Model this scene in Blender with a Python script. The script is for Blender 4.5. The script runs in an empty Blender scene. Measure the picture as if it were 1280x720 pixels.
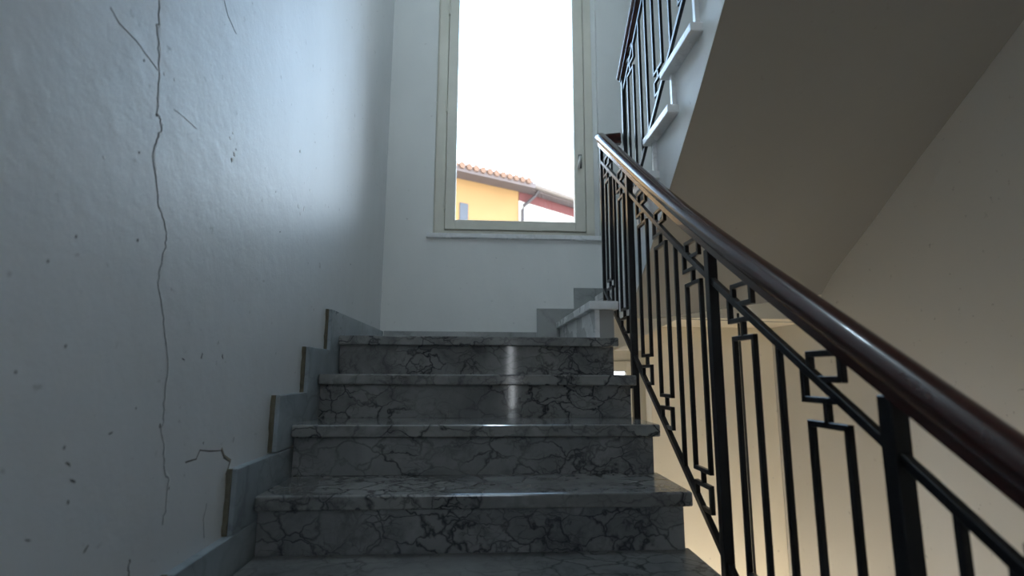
import bpy, math, random
from mathutils import Vector, Matrix
random.seed(7)
scene = bpy.context.scene
C = scene.collection

# ------------------------------------------------------------------ camera
EYE = Vector((0.0, 0.0, -0.1632))
yaw, pit, rol = 0.0601, 0.1617, 0.0041
fw = Vector((math.sin(yaw)*math.cos(pit), math.cos(yaw)*math.cos(pit), math.sin(pit)))
rt0 = Vector((math.cos(yaw), -math.sin(yaw), 0.0)); up0 = rt0.cross(fw)
rt = rt0*math.cos(rol)+up0*math.sin(rol); up = -rt0*math.sin(rol)+up0*math.cos(rol)
cam_data = bpy.data.cameras.new('camera'); cam = bpy.data.objects.new('camera', cam_data); C.objects.link(cam)
m = Matrix((rt, up, -fw)).transposed().to_4x4(); m.translation = EYE
cam.matrix_world = m
cam_data.sensor_width = 36.0; cam_data.lens = 650.95/1280*36.0
cam_data.clip_start = 0.02; cam_data.clip_end = 300
cam_data.dof.use_dof = True; cam_data.dof.focus_distance = 2.05; cam_data.dof.aperture_fstop = 2.2
scene.camera = cam

# ------------------------------------------------------------------ sky, sun, exposure
world = bpy.data.worlds.new('sky'); scene.world = world; world.use_nodes = True
nt = world.node_tree; nt.nodes.clear()
tc = nt.nodes.new('ShaderNodeTexCoord'); sp = nt.nodes.new('ShaderNodeSeparateXYZ')
nt.links.new(tc.outputs['Generated'], sp.inputs[0])
cr = nt.nodes.new('ShaderNodeValToRGB')
cr.color_ramp.elements[0].position = 0.0; cr.color_ramp.elements[0].color = (0.85, 0.88, 0.92, 1)
cr.color_ramp.elements[1].position = 1.0; cr.color_ramp.elements[1].color = (0.28, 0.50, 0.90, 1)
for p, c in ((0.25, (0.70, 0.82, 0.95, 1)), (0.42, (0.52, 0.70, 0.90, 1)), (0.62, (0.40, 0.62, 0.92, 1))):
    e = cr.color_ramp.elements.new(p); e.color = c
nt.links.new(sp.outputs['Z'], cr.inputs[0])
bg = nt.nodes.new('ShaderNodeBackground'); bg.inputs[1].default_value = 10.5
nt.links.new(cr.outputs[0], bg.inputs[0])
wo = nt.nodes.new('ShaderNodeOutputWorld'); nt.links.new(bg.outputs[0], wo.inputs[0])

sun_d = bpy.data.lights.new('sun', 'SUN'); sun_d.energy = 2.5; sun_d.color = (1.0, 0.90, 0.76); sun_d.angle = 0.009
sun = bpy.data.objects.new('sun', sun_d); C.objects.link(sun)
sun.location = (30, 6, 20)
sun.rotation_euler = Vector((-0.84, -0.03, -0.54)).to_track_quat('-Z', 'Y').to_euler()

vs = scene.view_settings
vs.view_transform = 'Standard'; vs.look = 'None'; vs.gamma = 1.0; vs.use_curve_mapping = False
vs.exposure = 0.0
scene.cycles.diffuse_bounces = 8; scene.cycles.max_bounces = 14

# ------------------------------------------------------------------ materials
def new_mat(name):
    mt = bpy.data.materials.new(name); mt.use_nodes = True
    n = mt.node_tree.nodes; b = n['Principled BSDF']
    return mt, mt.node_tree, b
def simple(name, col, rough=0.5, metal=0.0, coat=0.0, noise=0.0, nscale=20.0, bump=0.0):
    mt, t, b = new_mat(name)
    b.inputs['Base Color'].default_value = (*col, 1); b.inputs['Roughness'].default_value = rough
    b.inputs['Metallic'].default_value = metal; b.inputs['Coat Weight'].default_value = coat
    if noise or bump:
        tcn = t.nodes.new('ShaderNodeTexCoord'); nz = t.nodes.new('ShaderNodeTexNoise')
        nz.inputs['Scale'].default_value = nscale; nz.inputs['Detail'].default_value = 6
        t.links.new(tcn.outputs['Object'], nz.inputs['Vector'])
        if noise:
            mx = t.nodes.new('ShaderNodeMix'); mx.data_type = 'RGBA'
            mx.inputs[6].default_value = (*[c*(1-noise) for c in col], 1); mx.inputs[7].default_value = (*[min(1, c*(1+noise)) for c in col], 1)
            t.links.new(nz.outputs[0], mx.inputs[0]); t.links.new(mx.outputs[2], b.inputs['Base Color'])
        if bump:
            bp = t.nodes.new('ShaderNodeBump'); bp.inputs['Strength'].default_value = bump; bp.inputs['Distance'].default_value = 0.004
            t.links.new(nz.outputs[0], bp.inputs['Height']); t.links.new(bp.outputs[0], b.inputs['Normal'])
    return mt
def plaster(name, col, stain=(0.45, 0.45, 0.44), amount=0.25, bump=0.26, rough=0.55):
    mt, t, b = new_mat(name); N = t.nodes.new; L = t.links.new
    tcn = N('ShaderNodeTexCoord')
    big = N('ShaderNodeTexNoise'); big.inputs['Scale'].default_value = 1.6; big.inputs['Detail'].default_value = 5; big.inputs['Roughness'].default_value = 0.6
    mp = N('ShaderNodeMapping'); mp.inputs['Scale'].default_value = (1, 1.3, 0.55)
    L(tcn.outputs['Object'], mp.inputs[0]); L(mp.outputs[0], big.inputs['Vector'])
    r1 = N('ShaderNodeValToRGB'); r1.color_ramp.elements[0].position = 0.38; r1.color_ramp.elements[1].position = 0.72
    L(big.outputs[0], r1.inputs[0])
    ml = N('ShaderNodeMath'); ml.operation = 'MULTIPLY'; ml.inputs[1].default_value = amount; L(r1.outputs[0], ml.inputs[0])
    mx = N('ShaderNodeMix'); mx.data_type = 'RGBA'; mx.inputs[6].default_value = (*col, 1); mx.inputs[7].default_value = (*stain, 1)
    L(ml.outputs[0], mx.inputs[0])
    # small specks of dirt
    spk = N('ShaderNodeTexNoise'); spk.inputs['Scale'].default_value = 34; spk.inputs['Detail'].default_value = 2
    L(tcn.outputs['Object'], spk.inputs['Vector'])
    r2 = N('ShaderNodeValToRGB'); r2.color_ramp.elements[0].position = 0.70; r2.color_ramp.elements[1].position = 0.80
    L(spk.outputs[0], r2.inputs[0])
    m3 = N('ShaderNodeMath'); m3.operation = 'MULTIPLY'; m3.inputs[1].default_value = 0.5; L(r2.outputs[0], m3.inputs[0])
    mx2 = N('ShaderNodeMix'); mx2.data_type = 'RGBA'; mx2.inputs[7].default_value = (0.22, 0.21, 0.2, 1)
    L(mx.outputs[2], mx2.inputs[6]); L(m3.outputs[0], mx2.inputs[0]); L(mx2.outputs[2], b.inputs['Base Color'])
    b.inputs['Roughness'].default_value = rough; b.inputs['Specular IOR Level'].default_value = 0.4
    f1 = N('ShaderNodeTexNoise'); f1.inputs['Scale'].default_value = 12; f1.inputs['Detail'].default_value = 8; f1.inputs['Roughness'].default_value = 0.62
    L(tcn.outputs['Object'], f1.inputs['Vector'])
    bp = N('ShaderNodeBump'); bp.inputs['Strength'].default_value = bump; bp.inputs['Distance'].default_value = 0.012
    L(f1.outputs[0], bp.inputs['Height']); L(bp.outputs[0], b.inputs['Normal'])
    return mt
def marble(name, light=(0.30, 0.30, 0.295), mid=(0.13, 0.135, 0.14), dark=(0.018, 0.020, 0.024), scale=11.0, rough=0.12, veins=1.0):
    """brecciated grey marble: warped clasts of different lightness, thin dark veins and smoky wisps"""
    mt, t, b = new_mat(name); N = t.nodes.new; L = t.links.new
    def math_(op, x, y=None, clamp=False):
        n = N('ShaderNodeMath'); n.operation = op; n.use_clamp = clamp
        for i, v in enumerate((x, y)):
            if v is None: continue
            if isinstance(v, (int, float)): n.inputs[i].default_value = v
            else: L(v, n.inputs[i])
        return n.outputs[0]
    def rng(x, a, b_, c=0.0, d=1.0):
        n = N('ShaderNodeMapRange'); n.inputs[1].default_value = a; n.inputs[2].default_value = b_; n.inputs[3].default_value = c; n.inputs[4].default_value = d
        L(x, n.inputs[0]); return n.outputs[0]
    def noise(vec, sc_, det=6, dist=0.0, rgh=0.55):
        n = N('ShaderNodeTexNoise'); n.inputs['Scale'].default_value = sc_; n.inputs['Detail'].default_value = det; n.inputs['Distortion'].default_value = dist; n.inputs['Roughness'].default_value = rgh
        L(vec, n.inputs['Vector']); return n
    tcn = N('ShaderNodeTexCoord'); oi = N('ShaderNodeObjectInfo')
    off = math_('MULTIPLY', oi.outputs['Random'], 37.0)
    cb = N('ShaderNodeCombineXYZ'); L(off, cb.inputs[0]); L(off, cb.inputs[2])
    ad = N('ShaderNodeVectorMath'); L(tcn.outputs['Object'], ad.inputs[0]); L(cb.outputs[0], ad.inputs[1]); P = ad.outputs[0]
    def warp(vec, n, amt):
        sc_ = N('ShaderNodeVectorMath'); sc_.operation = 'SCALE'; sc_.inputs['Scale'].default_value = amt; L(n.outputs['Color'], sc_.inputs[0])
        a_ = N('ShaderNodeVectorMath'); L(vec, a_.inputs[0]); L(sc_.outputs[0], a_.inputs[1]); return a_.outputs[0]
    W1 = warp(warp(P, noise(P, 5.0, 4), 0.17), noise(P, 24.0, 5), 0.035)
    mp = N('ShaderNodeMapping'); mp.inputs['Rotation'].default_value = (0.3, 0.6, 0.4); mp.inputs['Scale'].default_value = (0.8, 1.2, 1.5); L(W1, mp.inputs[0])
    def voro(sc_, feat):
        v = N('ShaderNodeTexVoronoi'); v.feature = feat; v.inputs['Scale'].default_value = sc_; L(mp.outputs[0], v.inputs['Vector']); return v
    mask = rng(noise(P, 3.0, 5).outputs[0], 0.34, 0.56)
    mask2 = rng(noise(P, 9.0, 4).outputs[0], 0.42, 0.60)
    v1 = math_('MULTIPLY', math_('POWER', rng(voro(scale, 'DISTANCE_TO_EDGE').outputs['Distance'], 0.0, 0.075, 1, 0), 1.3), mask)
    v2 = math_('MULTIPLY', math_('MULTIPLY', math_('POWER', rng(voro(scale*2.4, 'DISTANCE_TO_EDGE').outputs['Distance'], 0.0, 0.11, 1, 0), 1.3), mask), math_('MULTIPLY', mask2, 0.8))
    rn = noise(W1, 3.6, 7, 0.8).outputs[0]
    wisp = math_('POWER', math_('SUBTRACT', 1.0, math_('ABSOLUTE', math_('SUBTRACT', math_('MULTIPLY', rn, 2.0), 1.0))), 14.0)
    wisp = math_('MULTIPLY', math_('MULTIPLY', wisp, mask2), 0.55)
    vein = math_('MULTIPLY', math_('MAXIMUM', math_('MAXIMUM', v1, v2), wisp), veins, True)
    sx = N('ShaderNodeSeparateColor'); L(voro(scale, 'F1').outputs['Color'], sx.inputs[0])
    cloud = noise(W1, 3.2, 8, 0.6, 0.6).outputs[0]
    tone = math_('ADD', math_('MULTIPLY', rng(cloud, 0.34, 0.66), 0.70), math_('MULTIPLY', math_('MULTIPLY', sx.outputs[0], mask), 0.30), True)
    base = N('ShaderNodeMix'); base.data_type = 'RGBA'; base.inputs[6].default_value = (*light, 1); base.inputs[7].default_value = (*mid, 1); L(tone, base.inputs[0])
    fin = N('ShaderNodeMix'); fin.data_type = 'RGBA'; fin.inputs[7].default_value = (*dark, 1); L(base.outputs[2], fin.inputs[6]); L(vein, fin.inputs[0])
    L(fin.outputs[2], b.inputs['Base Color'])
    L(rng(cloud, 0.2, 0.8, rough*0.6, rough*1.6), b.inputs['Roughness'])
    return mt

M = {}
M['plaster_white'] = plaster('plaster_white', (0.745, 0.755, 0.765), rough=0.38)
M['plaster_back'] = plaster('plaster_back', (0.80, 0.80, 0.78), amount=0.2, bump=0.2)
M['plaster_cream'] = plaster('plaster_cream', (0.86, 0.79, 0.65), stain=(0.5, 0.47, 0.4), amount=0.15, bump=0.1)
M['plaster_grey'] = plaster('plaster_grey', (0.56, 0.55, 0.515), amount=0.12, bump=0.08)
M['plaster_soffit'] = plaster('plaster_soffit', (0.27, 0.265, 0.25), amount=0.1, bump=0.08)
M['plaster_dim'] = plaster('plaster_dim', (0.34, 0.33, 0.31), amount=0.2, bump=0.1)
M['plaster_string'] = plaster('plaster_string', (0.80, 0.81, 0.80), amount=0.25, bump=0.12)
M['marble'] = marble('marble', rough=0.06)
M['marble_worn'] = marble('marble_worn', rough=0.42)
M['marble_dark'] = marble('marble_dark', light=(0.17, 0.17, 0.17), mid=(0.09, 0.09, 0.09), rough=0.55)
M['marble_tread'] = marble('marble_tread', light=(0.30, 0.30, 0.29), mid=(0.15, 0.15, 0.15), rough=0.09, scale=10)
M['marble_blue'] = marble('marble_blue', light=(0.40, 0.45, 0.48), mid=(0.27, 0.31, 0.34), dark=(0.10, 0.12, 0.13), scale=5, rough=0.3, veins=0.5)
M['marble_pale'] = marble('marble_pale', light=(0.88, 0.88, 0.88), mid=(0.74, 0.74, 0.74), dark=(0.42, 0.42, 0.42), scale=6, rough=0.25, veins=0.35)
M['marble_grey'] = marble('marble_grey', light=(0.36, 0.37, 0.36), mid=(0.24, 0.25, 0.245), dark=(0.10, 0.10, 0.10), scale=5, rough=0.3, veins=0.5)
M['mortar'] = simple('mortar', (0.15, 0.135, 0.095), 0.9, noise=0.5, nscale=40, bump=0.8)
M['iron'] = simple('iron', (0.006, 0.006, 0.008), 0.30, noise=0.3, nscale=60, bump=0.15)
M['wood'] = simple('wood', (0.045, 0.0115, 0.009), 0.27, coat=0.35, noise=0.35, nscale=14)
M['frame_paint'] = simple('frame_paint', (0.72, 0.69, 0.60), 0.45, noise=0.10, nscale=9)
M['steel'] = simple('steel', (0.82, 0.82, 0.80), 0.3, metal=0.6)
M['gunmetal'] = simple('gunmetal', (0.16, 0.16, 0.15), 0.4, metal=0.5)
M['rubber'] = simple('rubber', (0.05, 0.05, 0.045), 0.8)
M['crack'] = simple('crack', (0.16, 0.155, 0.15), 0.9)
M['crack_soft'] = simple('crack_soft', (0.36, 0.37, 0.38), 0.9)
M['dirt'] = simple('dirt', (0.24, 0.24, 0.24), 0.9)
M['chalk'] = simple('chalk', (0.97, 0.97, 0.96), 0.8)
M['bare_plaster'] = simple('bare_plaster', (0.36, 0.32, 0.26), 0.9, noise=0.3, nscale=50, bump=0.5)
M['house_yellow'] = simple('house_yellow', (0.26, 0.145, 0.052), 0.9, noise=0.08, nscale=1.5)
M['house_red'] = simple('house_red', (0.115, 0.034, 0.030), 0.9, noise=0.1, nscale=1.5)
M['house_white'] = simple('house_white', (0.5, 0.46, 0.40), 0.9)
M['house_soffit'] = simple('house_soffit', (0.12, 0.09, 0.08), 0.8, noise=0.2, nscale=3)
M['roof_tile'] = simple('roof_tile', (0.16, 0.085, 0.05), 0.85, noise=0.35, nscale=6)
M['gutter'] = simple('gutter', (0.15, 0.115, 0.09), 0.5)
M['pipe'] = simple('pipe', (0.035, 0.024, 0.022), 0.5)
M['shutter'] = simple('shutter', (0.05, 0.053, 0.062), 0.6)
M['ground'] = simple('ground', (0.12, 0.125, 0.12), 0.95, noise=0.2, nscale=0.4)
gm = bpy.data.materials.new('glass'); gm.use_nodes = True; t = gm.node_tree; t.nodes.clear()
fr = t.nodes.new('ShaderNodeFresnel'); fr.inputs[0].default_value = 1.45
tr = t.nodes.new('ShaderNodeBsdfTransparent'); tr.inputs[0].default_value = (0.97, 0.98, 0.98, 1)
gl = t.nodes.new('ShaderNodeBsdfGlossy'); gl.inputs['Roughness'].default_value = 0.0
ms = t.nodes.new('ShaderNodeMixShader'); ou = t.nodes.new('ShaderNodeOutputMaterial')
t.links.new(fr.outputs[0], ms.inputs[0]); t.links.new(tr.outputs[0], ms.inputs[1]); t.links.new(gl.outputs[0], ms.inputs[2]); t.links.new(ms.outputs[0], ou.inputs[0])
M['glass'] = gm

# ------------------------------------------------------------------ mesh helpers
class MB:
    """collects shapes given in world coordinates; build() links ONE mesh object"""
    def __init__(s): s.v = []; s.f = []
    def add(s, vs_, fs):
        o = len(s.v); s.v += [Vector(p) for p in vs_]; s.f += [tuple(i+o for i in f) for f in fs]; return s
    def box(s, x0, x1, y0, y1, z0, z1):
        return s.add([(x0,y0,z0),(x1,y0,z0),(x1,y1,z0),(x0,y1,z0),(x0,y0,z1),(x1,y0,z1),(x1,y1,z1),(x0,y1,z1)],
                     [(0,3,2,1),(4,5,6,7),(0,1,5,4),(1,2,6,5),(2,3,7,6),(3,0,4,7)])
    def prism(s, poly, axis, a, b):
        """poly: 2D outline; extruded along axis from a to b (x: (y,z), y: (x,z), z: (x,y))"""
        def P(q, h): return {'x': (h, q[0], q[1]), 'y': (q[0], h, q[1]), 'z': (q[0], q[1], h)}[axis]
        n = len(poly); vs_ = [P(q, a) for q in poly]+[P(q, b) for q in poly]
        return s.add(vs_, [tuple(range(n-1, -1, -1)), tuple(range(n, 2*n))]+[(i, (i+1) % n, n+(i+1) % n, n+i) for i in range(n)])
    def bar(s, p, q, w, h, ref=(1, 0, 0)):
        """straight bar from p to q: w across ref, h in the third direction"""
        p, q = Vector(p), Vector(q); d = (q-p).normalized(); r = Vector(ref)
        r = (r-d*r.dot(d)).normalized(); u = d.cross(r)
        c = [(-w/2, -h/2), (w/2, -h/2), (w/2, h/2), (-w/2, h/2)]
        return s.add([p+r*a+u*b for a, b in c]+[q+r*a+u*b for a, b in c], [(3,2,1,0),(4,5,6,7)]+[(i,(i+1)%4,4+(i+1)%4,4+i) for i in range(4)])
    def sweep(s, prof, frames):
        """prof: closed 2D outline; frames: list of (point, side, up)"""
        n = len(prof); vs_ = []
        for p, r, u in frames:
            vs_ += [p+r*a+u*b for a, b in prof]
        fs = [(k*n+i, k*n+(i+1) % n, (k+1)*n+(i+1) % n, (k+1)*n+i) for k in range(len(frames)-1) for i in range(n)]
        fs += [tuple(range(n-1, -1, -1)), tuple((len(frames)-1)*n+i for i in range(n))]
        return s.add(vs_, fs)
    def tube(s, pts, r, n=8):
        pts = [Vector(p) for p in pts]; fr = []
        for i, p in enumerate(pts):
            d = (pts[min(i+1, len(pts)-1)]-pts[max(i-1, 0)]).normalized()
            a = Vector((0, 0, 1)) if abs(d.z) < 0.9 else Vector((1, 0, 0))
            x = d.cross(a).normalized(); y = d.cross(x); fr.append((p, x, y))
        return s.sweep([(r*math.cos(2*math.pi*k/n), r*math.sin(2*math.pi*k/n)) for k in range(n)], fr)
    def build(s, name, mat, parent=None, bevel=0.0, seg=2, smooth=False):
        base = parent_loc(parent); me = bpy.data.meshes.new(name)
        me.from_pydata([v-base for v in s.v], [], s.f); me.update()
        import bmesh
        b = bmesh.new(); b.from_mesh(me); bmesh.ops.recalc_face_normals(b, faces=b.faces); b.to_mesh(me); b.free()
        me.materials.append(M[mat] if isinstance(mat, str) else mat)
        o = bpy.data.objects.new(name, me); C.objects.link(o)
        if parent: o.parent = parent
        if smooth:
            for p in me.polygons: p.use_smooth = True
        if bevel:
            md = o.modifiers.new('bevel', 'BEVEL'); md.width = bevel; md.segments = seg; md.limit_method = 'ANGLE'; md.angle_limit = 0.6
        return o
def parent_loc(p):
    v = Vector((0, 0, 0))
    while p: v = v+p.location; p = p.parent
    return v
def tag(o, label=None, cat=None, group=None, kind=None):
    if label: o['label'] = label
    if cat: o['category'] = cat
    if group: o['group'] = group
    if kind: o['kind'] = kind
    return o
def empty(name, loc, **k):
    o = bpy.data.objects.new(name, None); o.location = loc; o.empty_display_size = 0.1; C.objects.link(o)
    return tag(o, **k)
def copy_part(src, parent, offset):
    o = src.copy(); C.objects.link(o); o.parent = parent; o.location = offset; return o

# ------------------------------------------------------------------ main dimensions (landing floor is z = 0)
XL, XR = -0.6315, 0.636           # ends of the lower treads
Y0, G, R = 2.371, 0.261, 0.17     # landing nosing, going, rise
XW, XWR, YB = -0.66, 1.93, 3.47    # left wall, right wall, window wall
FLOOR_Z = -1.70; PIT_Z = -3.3; TOP_Z = 4.3; YR = -5.2

# ------------------------------------------------------------------ setting
def wall_cells(xs, zs, holes, y0, y1):
    mb = MB()
    for i in range(len(xs)-1):
        for j in range(len(zs)-1):
            cx, cz = (xs[i]+xs[i+1])/2, (zs[j]+zs[j+1])/2
            if any(h[0] < cx < h[1] and h[2] < cz < h[3] for h in holes): continue
            mb.box(xs[i], xs[i+1], y0, y1, zs[j], zs[j+1])
    return mb
WIN = (-0.335, 0.828, 0.772, 3.62)     # opening of the landing window
LOW = (-0.05, 1.14, -2.50, -0.01)     # opening of the window one storey down
w = wall_cells(sorted([XW-0.3, WIN[0], LOW[0], WIN[1], LOW[1], XWR+0.3]), sorted([PIT_Z-0.3, LOW[2], LOW[3], WIN[2], WIN[3], TOP_Z+0.3]), [WIN, LOW], YB, YB+0.15).build('wall_back', 'plaster_back')
tag(w, 'pale plaster wall around the tall landing window', kind='structure')
w = MB().box(1.10, XWR, 3.35, YB, PIT_Z, 0.14).build('trim_1', 'plaster_cream', bevel=0.006)
tag(w, 'cream plaster pier low behind the iron railing', kind='structure')
wl = MB().box(XW-0.3, XW, YR-0.3, YB, PIT_Z-0.3, TOP_Z+0.3).build('wall_left', 'plaster_white')
tag(wl, 'cracked bluish white plaster wall beside the marble steps', kind='structure')
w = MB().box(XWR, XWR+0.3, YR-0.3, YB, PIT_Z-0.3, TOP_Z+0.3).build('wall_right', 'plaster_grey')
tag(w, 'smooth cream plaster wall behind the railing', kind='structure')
SL = (0.535, 0.645, -0.82, 0.36)         # narrow glazed slit by the entrance, behind the viewer
FILL_OPENING = (-0.50, 0.70, 0.90, 2.10)        # glazed opening added behind the viewer as fill light for the window wall
w = wall_cells([XW-0.3, FILL_OPENING[0], SL[0], SL[1], FILL_OPENING[1], XWR+0.3], [PIT_Z-0.3, SL[2], SL[3], FILL_OPENING[2], FILL_OPENING[3], TOP_Z+0.3], [SL, FILL_OPENING], YR-0.3, YR).build('wall_rear', 'plaster_dim')
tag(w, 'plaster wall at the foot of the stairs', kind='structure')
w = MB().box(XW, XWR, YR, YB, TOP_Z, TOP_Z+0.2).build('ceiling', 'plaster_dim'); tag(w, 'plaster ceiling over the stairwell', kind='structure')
w = MB().box(XW, XWR, YR, YB, PIT_Z-0.2, PIT_Z).build('floor', 'marble'); tag(w, 'marble floor of the storey below', kind='structure')
w = MB().box(XW, XWR, YR, Y0-9*G-0.005, FLOOR_Z-0.25, FLOOR_Z).build('floor', 'marble_dark'); tag(w, 'marble floor at the foot of the steps', kind='structure')
w = MB().box(XW, 0.62, Y0+0.30, YB, -0.19, 0.0).build('floor', 'marble_tread'); tag(w, 'marble landing floor under the window', kind='structure')
# underside of the flight one storey up, above the lower flight
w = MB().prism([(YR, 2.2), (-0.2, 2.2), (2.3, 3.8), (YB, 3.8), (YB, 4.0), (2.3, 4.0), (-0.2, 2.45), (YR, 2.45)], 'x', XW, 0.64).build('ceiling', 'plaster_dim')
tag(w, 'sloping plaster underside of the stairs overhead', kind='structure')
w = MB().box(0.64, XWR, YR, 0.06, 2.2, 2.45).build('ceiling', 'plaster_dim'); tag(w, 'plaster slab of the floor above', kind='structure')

# wall damage: cracks, chips and specks lie on the left wall, as (y, z)
def ribbon(pts, w0, name, mat, x=XW, proud=0.0006):
    mb = MB(); n = len(pts)
    for i in range(n-1):
        (a, b), (c, d) = pts[i], pts[i+1]
        L = math.hypot(c-a, d-b) or 1e-6; nx, nz = -(d-b)/L, (c-a)/L
        k0 = w0*(0.6+0.8*random.random()); k1 = w0*(0.6+0.8*random.random())
        ex, ez = (c-a)/L*w0*0.5, (d-b)/L*w0*0.5
        q = [(a-ex+nx*k0/2, b-ez+nz*k0/2), (a-ex-nx*k0/2, b-ez-nz*k0/2), (c+ex-nx*k1/2, d+ez-nz*k1/2), (c+ex+nx*k1/2, d+ez+nz*k1/2)]
        mb.prism(q, 'x', x-0.002, x+proud)
    return mb.build(name, mat, wl)
def fine(pts, jit=0.004, n=4):
    out = []
    for i in range(len(pts)-1):
        for k in range(n):
            f = k/n; out.append((pts[i][0]*(1-f)+pts[i+1][0]*f+(random.uniform(-jit, jit) if k else 0), pts[i][1]*(1-f)+pts[i+1][1]*f))
    return out+[pts[-1]]
main = [[0.99,0.599],[1.0,0.534],[0.994,0.521],[1.012,0.47],[1.019,0.413],[1.025,0.355],[1.04,0.346],[1.046,0.331],[1.035,0.3],[1.028,0.271],[1.042,0.234],[1.057,0.197],[1.065,0.17],[1.088,0.148],[1.102,0.117],[1.102,0.088],[1.093,0.047],[1.095,0.006],[1.118,-0.041],[1.135,-0.09],[1.156,-0.139],[1.157,-0.206],[1.161,-0.255],[1.157,-0.279],[1.176,-0.322],[1.188,-0.372],[1.206,-0.392],[1.205,-0.448],[1.2,-0.479]]
ribbon(fine([(0.985, 0.9), (0.995, 0.75)]+main), 0.0024, 'crack', 'crack_soft')
ribbon(fine([(y+0.0028, z) for y, z in main]), 0.0016, 'crack_lit_edge', 'chalk', proud=0.0004)  # pale ribbon beside the crack paints its lit edge
ribbon(fine([[0.87,0.47],[0.897,0.458],[0.941,0.457],[0.993,0.444],[1.012,0.439]], 0.002), 0.0015, 'crack', 'crack_soft')
ribbon(fine([[1.221,0.80],[1.221,0.773],[1.253,0.741],[1.301,0.725]], 0.002), 0.0015, 'crack', 'crack_soft')
ribbon([[1.266,-0.365],[1.309,-0.365],[1.323,-0.347],[1.37,-0.356],[1.431,-0.363],[1.448,-0.383],[1.482,-0.399],[1.472,-0.417],[1.465,-0.428]], 0.003, 'crack', 'crack')
ribbon([[1.431,-0.361],[1.448,-0.381],[1.484,-0.397],[1.470,-0.430]], 0.007, 'crack', 'bare_plaster', proud=0.0004)
ribbon(fine([[1.378,-0.481],[1.37,-0.516],[1.382,-0.559]], 0.002), 0.002, 'crack', 'crack_soft')
ribbon(fine([[1.103,-0.517],[1.101,-0.534],[1.112,-0.556]], 0.002), 0.002, 'crack', 'crack')
ribbon(fine([[1.08,0.39],[1.116,0.392],[1.166,0.39]], 0.002), 0.0022, 'scratch', 'chalk')
def blotch(y, z, ry, rz, name, mat, proud=0.0007, n=9, tilt=0.0):
    pts = []
    for k in range(n):
        a = 2*math.pi*k/n; r = 0.55+0.6*random.random()
        dy, dz = ry*r*math.cos(a), rz*r*math.sin(a)
        pts.append((y+dy*math.cos(tilt)-dz*math.sin(tilt), z+dy*math.sin(tilt)+dz*math.cos(tilt)))
    return MB().prism(pts, 'x', XW-0.002, XW+proud).build(name, mat, wl)
dark = [[0.97,0.433,3],[0.989,0.252,3],[1.015,0.086,4],[0.819,0.002,3],[0.866,0.053,3],[0.876,-0.124,3],[1.069,-0.233,2.5],[0.902,-0.284,4],[1.335,-0.332,3.5],[0.926,-0.372,4],[1.209,-0.409,4],[1.153,-0.275,6],[1.026,0.349,5],[1.698,0.29,3],[2.62,0.376,4],[0.793,-0.165,3]]
for y, z, s in dark: blotch(y, z, s*0.0006, s*0.0009, 'paint_chip', 'dirt')
for y, z, a in ((1.006,-0.273,0.3),(0.915,-0.311,-0.6),(1.213,-0.136,-0.35),(1.39,-0.125,-1.1),(0.857,-0.409,-0.4),(0.98,-0.46,0.9),(0.93,-0.34,-0.5),(1.289,-0.128,1.4)):
    blotch(y, z, 0.008, 0.0016, 'scuff', 'crack', tilt=a)
for y, z, s in ((1.324,0.44,5),(1.353,0.408,7),(1.343,0.388,6),(1.627,0.713,4),(1.822,0.622,7),(1.905,0.432,9),(1.959,0.526,6),(1.846,0.425,8),(1.87,0.405,5),(1.932,0.567,4),(1.033,0.444,2.5),(1.069,0.452,3),(0.902,0.205,2.5),(1.64,0.406,3),(1.335,0.46,3),(1.36,0.425,3)):
    blotch(y, z, s*0.0011, s*0.0010, 'paint_chip', 'chalk', tilt=random.uniform(0, 3))

# ------------------------------------------------------------------ skirting
bl = empty('baseboard_left', (XW, Y0, 0), label='stepped grey marble skirting slabs along the left wall', kind='structure')
for k in range(0, 9):
    z = -k*R; ya = Y0-k*G-0.112; yb = (YB-0.02) if k == 0 else Y0-(k-1)*G+0.05
    top = z+0.098+random.uniform(-0.006, 0.006)
    MB().box(XW, XL-0.003, ya, yb, z-0.073, top).build('skirting_slab', 'marble_blue', bl, bevel=0.0025)
    pts = []
    n = 9
    for i in range(n+1): pts.append((ya-0.004-random.random()*0.008, z-0.073+(top-z+0.073)*i/n))
    pts += [(ya+0.004, top), (ya+0.004, z-0.073)]
    MB().prism(pts, 'x', XW-0.001, XW+0.012).build('mortar_edge', 'mortar', bl)
bb = empty('baseboard_back', (0, YB, 0), label='grey marble skirting stepping up under the window', kind='structure')
for x0, x1, z0, z1 in ((XL, 0.374, 0.0, 0.105), (0.375, 0.628, 0.0, 0.265), (0.629, 0.90, 0.10, 0.408)):
    MB().box(x0, x1, YB-0.018, YB, z0, z1).build('skirting_slab', 'marble_grey', bb, bevel=0.002)

# ------------------------------------------------------------------ lower flight
fl = empty('marble_staircase', (0, Y0-9*G, FLOOR_Z), label='wide flight of grey veined marble steps climbing to the window landing', cat='stairs')
for k in range(0, 10):
    y = Y0-k*G; z = -k*R
    depth = 0.30 if k == 0 else G+0.052
    MB().box(XL, XR, y, y+depth, z-0.042, z).build('tread', 'marble_tread' if k < 4 else 'marble_worn', fl, bevel=0.006, seg=3)
    if k < 10:
        zb_ = z-R if k < 9 else FLOOR_Z
        if zb_ < z-0.05:
            MB().box(XL, XR-0.018, y+0.034, y+0.056, zb_, z-0.042).build('riser', 'marble' if k < 2 else 'marble_worn', fl)
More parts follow.
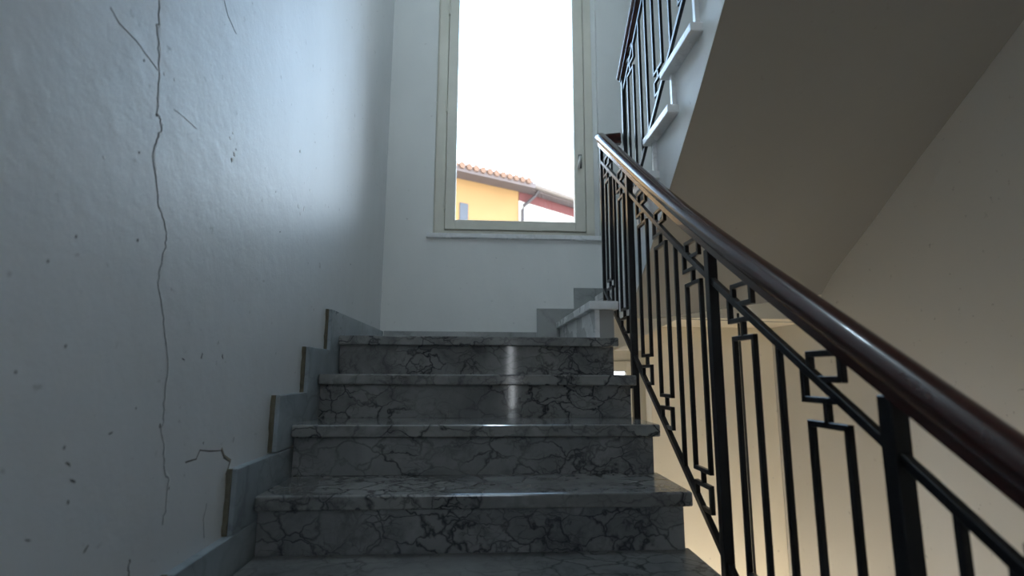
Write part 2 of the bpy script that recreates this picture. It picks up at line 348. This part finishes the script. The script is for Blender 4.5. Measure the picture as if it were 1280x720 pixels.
# plastered body under the steps
poly = []
for k in range(0, 9):
    y = Y0-k*G; poly += [(y+0.057, -k*R-0.043), (y+0.057, -(k+1)*R-0.043)]
poly = [(Y0+0.30, -0.043)]+poly+[(Y0-9*G+0.06, FLOOR_Z), (0.35, FLOOR_Z), (Y0-0.05, -0.36), (Y0+0.30, -0.19)]
MB().prism(poly, 'x', XL+0.004, 0.612).build('body', 'plaster_cream', fl)

# ------------------------------------------------------------------ short cross flight at the far side of the well
YWELL = 2.78
fm = empty('marble_staircase', (0.9, YWELL, 0), label='short cross flight of marble steps turning right off the landing', cat='stairs')
MB().prism([(0.503, Y0), (0.640, Y0), (0.640, YWELL), (0.80, YWELL), (0.80, YB-0.02), (0.503, YB-0.02)], 'z', 0.130, 0.170).build('tread', 'marble_pale', fm, bevel=0.004)
MB().prism([(0.770, YWELL), (1.06, YWELL), (1.06, YB-0.02), (0.770, YB-0.02)], 'z', 0.312, 0.350).build('tread', 'marble_pale', fm, bevel=0.004)
MB().box(0.530, 0.552, Y0+0.014, YB-0.02, 0.0, 0.130).build('riser', 'marble_pale', fm)
MB().box(0.797, 0.818, YWELL+0.014, YB-0.02, 0.170, 0.312).build('riser', 'marble_pale', fm)
MB().box(1.05, 1.07, YWELL+0.014, YB-0.02, 0.350, 0.52).build('riser', 'marble_pale', fm)
MB().box(1.03, XWR-0.002, YWELL, YB-0.002, 0.52, 0.562).build('landing_slab', 'marble_pale', fm)
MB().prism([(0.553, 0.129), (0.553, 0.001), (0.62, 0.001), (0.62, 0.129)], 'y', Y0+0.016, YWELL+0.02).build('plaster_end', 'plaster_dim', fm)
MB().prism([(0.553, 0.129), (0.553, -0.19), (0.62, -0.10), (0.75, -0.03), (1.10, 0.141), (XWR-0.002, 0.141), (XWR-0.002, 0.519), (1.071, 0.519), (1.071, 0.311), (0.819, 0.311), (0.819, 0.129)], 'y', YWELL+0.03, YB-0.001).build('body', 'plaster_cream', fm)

# ------------------------------------------------------------------ upper flight, climbing back towards the viewer
XU, XS = 0.752, 0.80
fu = empty('marble_staircase', (1.4, 2.5, 0.56), label='upper flight seen from below, smooth plaster underside and projecting pale tread ends', cat='stairs')
RU, GU = 0.1835, 0.2575
def tz(n): return 1.113+RU*n
def ty(n): return 1.685-GU*n
for n in range(-2, 7):
    MB().box(XU, XWR-0.004, ty(n), ty(n)+0.335, tz(n)-0.036, tz(n)).build('tread', 'marble_pale', fu, bevel=0.004)
    MB().box(XU+0.03, XWR-0.004, ty(n)+0.28, ty(n)+0.30, tz(n)-RU, tz(n)-0.036).build('riser', 'marble_pale', fu)
softL = [(2.78, 0.135), (2.543, 0.295), (2.382, 0.405), (2.077, 0.625), (1.779, 0.85), (1.522, 1.065), (1.1, 1.38), (0.06, 2.10)]
softR = [(2.99, 0.138), (2.828, 0.268), (2.704, 0.378), (2.348, 0.602), (2.063, 0.787), (1.793, 0.955), (1.574, 1.094), (0.06, 2.10)]
# string: stepped plate on the well side
poly = []
for n in range(-2, 7):
    poly += [(ty(n)+0.29, tz(n)-RU-0.0), (ty(n)+0.29, tz(n)-0.037)]
poly = [(2.78, 0.56)]+poly+[(0.06, tz(6)-0.037)]+[(y, z+0.003) for y, z in reversed(softL)]
MB().prism(poly, 'x', XS, XS+0.012).build('string', 'plaster_string', fu)
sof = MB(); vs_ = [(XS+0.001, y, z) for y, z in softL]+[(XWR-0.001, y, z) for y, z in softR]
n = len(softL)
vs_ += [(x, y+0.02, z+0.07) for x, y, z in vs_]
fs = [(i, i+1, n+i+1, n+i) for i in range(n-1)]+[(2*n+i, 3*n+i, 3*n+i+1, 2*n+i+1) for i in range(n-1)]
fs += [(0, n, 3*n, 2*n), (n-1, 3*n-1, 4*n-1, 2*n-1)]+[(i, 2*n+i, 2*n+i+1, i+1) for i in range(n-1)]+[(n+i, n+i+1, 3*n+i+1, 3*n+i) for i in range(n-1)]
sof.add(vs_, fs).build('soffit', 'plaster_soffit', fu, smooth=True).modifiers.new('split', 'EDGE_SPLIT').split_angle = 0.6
MB().add([(XS, 2.78, 0.139), (XWR-0.002, 2.99, 0.139), (XWR-0.002, YWELL+0.688, 0.139), (XS+0.3, YWELL+0.65, 0.139), (XS, 2.78, 0.2), (XWR-0.002, 2.99, 0.2), (XWR-0.002, YWELL+0.688, 0.2), (XS+0.3, YWELL+0.65, 0.2)],
         [(0,3,2,1),(4,5,6,7),(0,1,5,4),(1,2,6,5),(2,3,7,6),(3,0,4,7)]).build('landing_underside', 'plaster_cream', fm)

# ------------------------------------------------------------------ railings
def interp(pts, y):
    if y <= pts[0][0]: a, b = pts[0], pts[1]
    elif y >= pts[-1][0]: a, b = pts[-2], pts[-1]
    else:
        for i in range(len(pts)-1):
            if pts[i][0] <= y <= pts[i+1][0]: a, b = pts[i], pts[i+1]; break
    return a[1]+(y-a[0])*(b[1]-a[1])/(b[0]-a[0])
BW = 0.0125
PROF = []
for k in range(13):
    a = math.pi*(-0.12+1.24*k/12); PROF.append((0.029*math.cos(a), 0.010+0.024*math.sin(a)))
PROF += [(-0.022, -0.012), (-0.018, -0.016), (-0.018, -0.033), (0.018, -0.033), (0.018, -0.016), (0.022, -0.012)]
PROF = [(x, z) for x, z in PROF]

class Rail:
    """a railing in the plane X = x; zu / zb give the upper and the lower slanted bar, s = +1 if it rises with +Y"""
    def __init__(s, root, x, zu, zb): s.r, s.x, s.zu, s.zb = root, x, zu, zb; s.sg = 1 if zu(1.9) > zu(1.5) else -1
    def slant(s, name, fn, y0, y1, step, w, h):
        n = max(1, int(round(abs(y1-y0)/step))); pts = [y0+(y1-y0)*i/n for i in range(n+1)]
        fr = []
        for i, y in enumerate(pts):
            a, b = pts[max(i-1, 0)], pts[min(i+1, n)]
            d = Vector((0, b-a, fn(b)-fn(a))).normalized(); x = Vector((1, 0, 0)); u = x.cross(d).normalized()
            if u.z < 0: u = -u
            fr.append((Vector((s.x, y, fn(y))), x, u))
        MB().sweep([(-w/2, -h/2), (w/2, -h/2), (w/2, h/2), (-w/2, h/2)], fr).build(name, 'iron', s.r, bevel=0.0015, seg=1)
    def post(s, y, zlo, zhi, w=0.028):
        o = MB().box(s.x-w/2, s.x+w/2, y-w/2, y+w/2, zlo, zhi).build('post', 'iron', s.r, bevel=0.002, seg=1); return o
    def single(s, y):
        MB().box(s.x-BW/2, s.x+BW/2, y-BW/2, y+BW/2, s.zb(y), s.zu(y)).build('baluster', 'iron', s.r, bevel=0.001, seg=1)
    def loop(s, ya, yb):
        """two balusters closed into a long loop, with a meander key at the top and the bottom; ya is the lower side"""
        sg = s.sg; yc = (ya+yb)/2; zt = s.zu(yc)-0.073; zl = s.zb(yc)+0.12; h = BW
        def seg(mb, p, q): mb.bar((s.x, *p), (s.x, *q), BW, h)
        lo, hi = (ya, yb) if abs(s.zu(ya)) is None else (ya, yb)
        lp = MB()
        for y in (ya, yb): seg(lp, (y, zl), (y, zt))
        e = BW/2*(1 if yb > ya else -1)
        for z in (zl, zt): seg(lp, (ya-e, z), (yb+e, z))
        lp.build('baluster_loop', 'iron', s.r, bevel=0.001, seg=1)
        k = MB(); z0 = s.zu(yc)
        seg(k, (yc, zt), (yc, z0-0.027))
        f = yc+0.065*sg; g = yc-0.03*sg
        seg(k, (f+e*sg*0, z0-0.027), (g, z0-0.027)); seg(k, (f, z0-0.027-h/2), (f, s.zu(f)))
        a, b = yc+0.042*sg, yc-0.049*sg
        seg(k, (a, s.zu(a)), (a, z0+0.062+h/2)); seg(k, (a, z0+0.062), (b, z0+0.062)); seg(k, (b, z0+0.062+h/2), (b, z0+0.013-h/2)); seg(k, (b, z0+0.013), (yc+0.014*sg, z0+0.013))
        k.build('meander_key', 'iron', s.r, bevel=0.001, seg=1)
        k = MB(); z0 = s.zb(yc)
        seg(k, (yc, zl), (yc, z0+0.078))
        a, b = yc+0.050*sg, yc-0.048*sg
        seg(k, (a, s.zb(a)), (a, z0+0.078+h/2)); seg(k, (a, z0+0.078), (b, z0+0.078)); seg(k, (b, z0+0.078+h/2), (b, z0+0.012-h/2)); seg(k, (b, z0+0.012), (yc+0.010*sg, z0+0.012))
        k.build('meander_key', 'iron', s.r, bevel=0.001, seg=1)

ZU = [(0.05, -0.765), (0.665, -0.378), (0.844, -0.266), (1.049, -0.139), (1.24, -0.020), (1.44, 0.108), (1.688, 0.272), (2.061, 0.534), (2.423, 0.794), (2.712, 1.0), (2.80, 1.062)]
def zu1(y): return interp(ZU, y)
def zb1(y): return -0.668+(y-1.414)*0.728 if y > 1.414 else -0.668+(y-1.414)*0.651
RX = 0.66
rl = empty('stair_railing', (RX, 1.435, -0.7), label='black iron railing with meander keys and brown handrail beside the lower steps', cat='railing')
A = Rail(rl, RX, zu1, zb1)
A.slant('upper_bar', zu1, 0.05, 2.715, 0.10, 0.016, 0.018)
A.slant('lower_bar', zb1, 0.05, 2.715, 0.10, 0.016, 0.020)
HR = 0.118
A.post(0.815, -1.25, zu1(0.815)+HR-0.03, 0.030)
A.post(1.435, -1.05, zu1(1.435)+HR-0.03)
A.post(2.212, -0.62, zu1(2.212)+HR-0.03)
A.post(2.715, zb1(2.715)-0.06, zu1(2.715)+HR-0.03, 0.018)
A.post(0.12, -1.64, zu1(0.12)+HR-0.03)
for ya, yb in ((0.24, 0.34), (0.53, 0.632), (0.921, 1.026), (1.222, 1.318), (1.508, 1.612), (1.784, 1.890), (1.986, 2.092), (2.300, 2.385), (2.548, 2.630)): A.loop(ya, yb)
for y in (0.43, 0.717, 1.121, 1.697, 2.466): A.single(y)
for y, z in ((2.212, -0.215), (1.435, -0.755), (0.815, -1.10), (0.12, -1.5)):
    MB().box(0.615, RX, y-0.011, y+0.011, z-0.011, z+0.011).build('bracket', 'iron', rl, bevel=0.001, seg=1)
def handrail(path, root, name='handrail'):
    """path: list of points; the section stays upright"""
    fr = []
    n = len(path)
    for i, p in enumerate(path):
        d0 = (path[i]-path[i-1]).normalized() if i else None; d1 = (path[i+1]-path[i]).normalized() if i < n-1 else None
        d = ((d0 or d1)+(d1 or d0)).normalized()
        side = d.cross(Vector((0, 0, 1))).normalized(); u = side.cross(d).normalized()
        k = 1.0
        if d0 and d1: k = 1.0/max(0.5, math.sqrt((1+d0.dot(d1))/2))
        fr.append((p, side*k, u))
    o = MB().sweep(PROF, fr).build(name, 'wood', root, smooth=True)
    md = o.modifiers.new('split', 'EDGE_SPLIT'); md.split_angle = 0.7
    return o
path = [Vector((RX, y, zu1(y)+HR+0.012)) for y in [0.0, 0.3, 0.6, 0.8, 1.0, 1.2, 1.4, 1.6, 1.8, 2.0, 2.2, 2.4, 2.6, 2.70]]
path += [Vector((RX+0.003, 2.735, zu1(2.735)+HR+0.010)), Vector((RX+0.022, 2.762, zu1(2.745)+HR+0.006)), Vector((RX+0.06, 2.768, 1.158)), Vector((0.783, 2.768, 1.166))]
handrail(path, rl)
MB().bar((RX+0.07, 2.768, 1.13), (RX+0.07, 2.768, 0.30), 0.012, 0.012).build('baluster', 'iron', rl, bevel=0.001, seg=1)

UX = 0.782
def zb2(y): return 1.017-0.735*(y-2.177)
def zu2(y): return zb2(y)+0.735
ru = empty('stair_railing', (UX, 2.2, 1.0), label='black iron railing with handrail end on the upper flight, top right of the window', cat='railing')
B = Rail(ru, UX, zu2, zb2)
B.slant('upper_bar', zu2, 0.3, 2.665, 3, 0.014, 0.018)
B.slant('lower_bar', zb2, 0.3, 2.665, 3, 0.014, 0.020)
B.post(2.665, 0.57, zu2(2.665)+0.09, 0.022)
B.post(1.40, tz(1)-0.01, zu2(1.40)+0.09, 0.026)
B.post(0.45, tz(4)-0.1, zu2(0.45)+0.09, 0.026)
for ya, yb in ((2.57, 2.465), (2.16, 2.055), (1.85, 1.745), (1.24, 1.135), (0.9, 0.795)): B.loop(ya, yb)
for y in (2.36, 2.26, 1.95, 1.645, 1.52, 1.34, 1.02): B.single(y)
path = [Vector((UX+0.002, y, zu2(y)+0.122)) for y in (2.70, 2.2, 1.5, 0.8, 0.2)]
handrail(path, ru)

# ------------------------------------------------------------------ landing window
def window(name, x0, x1, z0, z1, y, label, full=True):
    """x0..z1: outline of the fixed frame; y: its inner face"""
    e = empty(name, ((x0+x1)/2, y, z0), label=label, kind='structure')
    t_ = 0.066
    for a in ((x0, x0+t_, z0, z1), (x1-t_+0.006, x1, z0, z1), (x0+t_, x1-t_+0.006, z1-t_, z1), (x0+t_, x1-t_+0.006, z0, z0+0.012)):
        mb = MB().box(a[0], a[1], y, y+0.07, a[2], a[3])
        if a[3]-a[2] > 0.5: mb.box(a[0]-0.02 if a[0] > x0 else a[0], a[1]+0.02 if a[0] == x0 else a[1], y+0.045, y+0.075, a[2], a[3])
        else: mb.box(a[0], a[1], y+0.045, y+0.075, a[2]-(0.02 if a[2] > z0 else 0), a[3]+(0.02 if a[2] == z0 else 0))
        mb.build('frame_bar', 'frame_paint', e, bevel=0.002)
    sx0, sx1, sz0, sz1 = x0+t_+0.005, x1-t_+0.001, z0+0.016, z1-t_-0.004
    ys = y-0.012
    s_ = empty('sash', (0, 0, 0)); s_.parent = e
    fwid = 0.070
    for a in ((sx0, sx0+fwid, sz0, sz1), (sx1-fwid-0.004, sx1, sz0, sz1), (sx0+fwid, sx1-fwid-0.004, sz0, sz0+0.068), (sx0+fwid, sx1-fwid-0.004, sz1-0.07, sz1)):
        MB().box(a[0], a[1], ys, ys+0.055, a[2], a[3]).build('sash_bar', 'frame_paint', s_, bevel=0.004)
    MB().box(sx0+fwid-0.01, sx1-fwid+0.006, ys+0.024, ys+0.030, sz0+0.06, sz1-0.06).build('pane', 'glass', e)
    if full:
        for zz in (0.985, 1.71, 2.48):
            MB().tube([(sx0-0.004, ys-0.006, zz-0.04), (sx0-0.004, ys-0.006, zz+0.04)], 0.007, 10).build('hinge', 'frame_paint', e)
        hx = sx1-0.036
        h = MB().box(hx-0.012, hx+0.014, ys-0.007, ys, 1.275, 1.38).build('handle', 'gunmetal', e, bevel=0.003)
        MB().tube([(hx, ys, 1.352), (hx, ys-0.028, 1.352), (hx-0.004, ys-0.040, 1.346), (hx-0.012, ys-0.042, 1.31), (hx-0.018, ys-0.042, 1.262)], 0.0095, 10).build('lever', 'steel', h, smooth=True)
    return e
wn = window('window_1', -0.327, 0.792, 0.796, 3.615, YB+0.03, 'tall painted wooden casement window over the landing')
MB().box(-0.377, 0.875, YB-0.028, YB+0.12, 0.742, 0.772).build('sill', 'marble_pale', wn, bevel=0.003)
MB().box(-0.335, -0.326, YB+0.045, YB+0.12, 0.772, 3.62).build('frame_seal', 'frame_paint', wn)
MB().box(0.792, 0.828, YB+0.045, YB+0.12, 0.772, 3.62).build('frame_seal', 'plaster_string', wn)
MB().box(-0.326, 0.792, YB+0.03, YB+0.12, 0.772, 0.796).build('frame_foot', 'frame_paint', wn)
wn2 = window('window_2', LOW[0], LOW[1]-0.0, LOW[2], LOW[3], YB+0.10, 'lower storey window glimpsed through the stairwell', full=False)
door = empty('window_3', ((SL[0]+SL[1])/2, YR, SL[2]), label='narrow glazed slit at the foot of the stairs', kind='structure')
MB().box(SL[0], SL[1], YR-0.15, YR-0.144, SL[2], SL[3]).build('pane', 'glass', door)

fill_win = empty('window_fill', ((FILL_OPENING[0]+FILL_OPENING[1])/2, YR, FILL_OPENING[2]), label='unseen fill-light opening added high in the wall at the foot of the stairs', kind='structure')  # added opening, throws frontal daylight onto the window wall
MB().box(FILL_OPENING[0], FILL_OPENING[1], YR-0.15, YR-0.144, FILL_OPENING[2], FILL_OPENING[3]).build('pane', 'glass', fill_win)

# ------------------------------------------------------------------ unseen lamps: cool one added as fill, warm one inferred from the glow below
def globe_lamp(loc, ceil_z, power, col, label, r=0.11):
    e = empty('unseen_pendant_lamp', loc, label=label, cat='lamp')
    mt, t_, b = new_mat('lamp_glass'); b.inputs['Base Color'].default_value = (0.9, 0.9, 0.9, 1)
    b.inputs['Emission Color'].default_value = (*col, 1); b.inputs['Emission Strength'].default_value = power/(4*math.pi*r*r*math.pi)
    x, y, z = loc; prof = [(r*math.sin(math.pi*k/12), -r*math.cos(math.pi*k/12)) for k in range(13)]; mb = MB(); n = 20; vs_ = []; fs = []
    for a, b_ in prof:
        for k in range(n): vs_.append((x+max(a, 0.002)*math.cos(2*math.pi*k/n), y+max(a, 0.002)*math.sin(2*math.pi*k/n), z+b_))
    for i in range(12):
        for k in range(n): fs.append((i*n+k, i*n+(k+1) % n, (i+1)*n+(k+1) % n, (i+1)*n+k))
    mb.add(vs_, fs).build('globe', mt, e, smooth=True)
    MB().tube([(x, y, z+r-0.005), (x, y, z+r+0.05)], 0.04, 14).build('cap', 'steel', e)
    MB().tube([(x, y, z+r+0.04), (x, y, ceil_z)], 0.006, 8).build('cord', 'rubber', e)
globe_lamp((0.15, 1.6, 2.85), 3.36, 34, (0.66, 0.86, 1.0), 'unseen fill lamp added over the lower steps, white globe hung from the sloping ceiling')  # out-of-view globe added to brighten the window end
globe_lamp((1.30, 2.55, -2.1), 0.14, 45, (1.0, 0.86, 0.67), 'warm globe lamp hanging under the cross flight, low in the stairwell')

# ------------------------------------------------------------------ outside
g = MB().box(-60, 80, 4.2, 120, -6.3, -6.0).build('ground', 'ground'); tag(g, 'ground outside the window', kind='structure')
HA, HB, HC = Vector((-5.0, 11.9, 0)), Vector((1.10, 15.2, 0)), Vector((5.7, 18.9, 0))
def house_wall(mb, a, b, z0, z1, t=0.3):
    d = (b-a).normalized(); nrm = Vector((-d.y, d.x, 0))*t
    q = [a, b, b+nrm, a+nrm]
    return mb.add([(p.x, p.y, z0) for p in q]+[(p.x, p.y, z1) for p in q], [(0,3,2,1),(4,5,6,7),(0,1,5,4),(1,2,6,5),(2,3,7,6),(3,0,4,7)])
h1 = empty('house', (-2, 14, -6), label='yellow house with a red and white wing and tiled roof outside the window', cat='house')
ZE = 5.35
d1 = (HB-HA).normalized(); n1 = Vector((d1.y, -d1.x, 0)); bk = -n1
house_wall(MB(), HA, HB, -6, ZE, 6.0).build('wall', 'house_yellow', h1)
def along(a, d, n_, s_, o, z): v = a+d*s_+n_*o; return (v.x, v.y, z)
L1 = (HB-HA).length
def eave(root, a, d, n_, l0, l1, z, over, mats, rise=0.38, run=6.5):
    # boarded underside, fascia and a tiled slope behind it
    q = [along(a, d, n_, l0, over, z), along(a, d, n_, l1, over, z), along(a, d, n_, l1, -run, z+rise*(run+over)), along(a, d, n_, l0, -run, z+rise*(run+over))]
    rf = MB().add(q+[(x, y, zz+0.16) for x, y, zz in q], [(0,3,2,1),(4,5,6,7),(0,1,5,4),(1,2,6,5),(2,3,7,6),(3,0,4,7)]).build('roof', mats[0], root)
    n = int((l1-l0)/0.22)
    for i in range(n):
        s_ = l0+0.11+i*0.22
        p0 = Vector(along(a, d, n_, s_, over+0.06, z+0.17)); p1 = Vector(along(a, d, n_, s_, -run, z+0.17+rise*(run+over)))
        MB().tube([p0, p1], 0.10, 6).build('tile_row', mats[1], rf)
    return rf
eave(h1, HA, d1, n1, 0, L1+0.25, ZE-0.05, 0.55, ('house_soffit', 'roof_tile'), rise=0.02, run=5.5)
for s_, z0_ in ((L1-1.98, 3.75),):
    c = [along(HA, d1, n1, s_, 0.03, z0_), along(HA, d1, n1, s_+0.26, 0.03, z0_), along(HA, d1, n1, s_+0.26, -0.05, z0_), along(HA, d1, n1, s_, -0.05, z0_)]
    MB().add(c+[(x, y, z+0.85) for x, y, z in c], [(0,3,2,1),(4,5,6,7),(0,1,5,4),(1,2,6,5),(2,3,7,6),(3,0,4,7)]).build('window', 'shutter', h1)
h2 = h1
HB2 = HB+Vector((0.02, 0.02, 0))
d2 = (HC-HB2).normalized(); n2 = Vector((d2.y, -d2.x, 0)); L2 = (HC-HB2).length
house_wall(MB(), HB2, HC, -6, 5.03, 6.0).build('wall', 'house_white', h2)
house_wall(MB(), HB2, HC, 5.03, ZE, 6.0).build('upper_wall', 'house_red', h2)
eave(h2, HB2, d2, n2, 0.05, L2, ZE-0.02, 0.35, ('house_soffit', 'roof_tile'), rise=0.02, run=5.5)
MB().tube([along(HB2, d2, n2, 0.1, 0.42, ZE+0.10), along(HB2, d2, n2, L2, 0.42, ZE+0.10)], 0.09, 8).build('gutter', 'gutter', h2)
MB().tube([along(HB2, d2, n2, 0.45, 0.40, ZE), along(HB2, d2, n2, 0.40, 0.30, ZE-0.15), along(HB2, d2, n2, 0.12, 0.10, ZE-0.48), along(HB2, d2, n2, 0.06, 0.10, ZE-0.62), along(HB2, d2, n2, 0.06, 0.10, -6)], 0.05, 8).build('downpipe', 'pipe', h2)
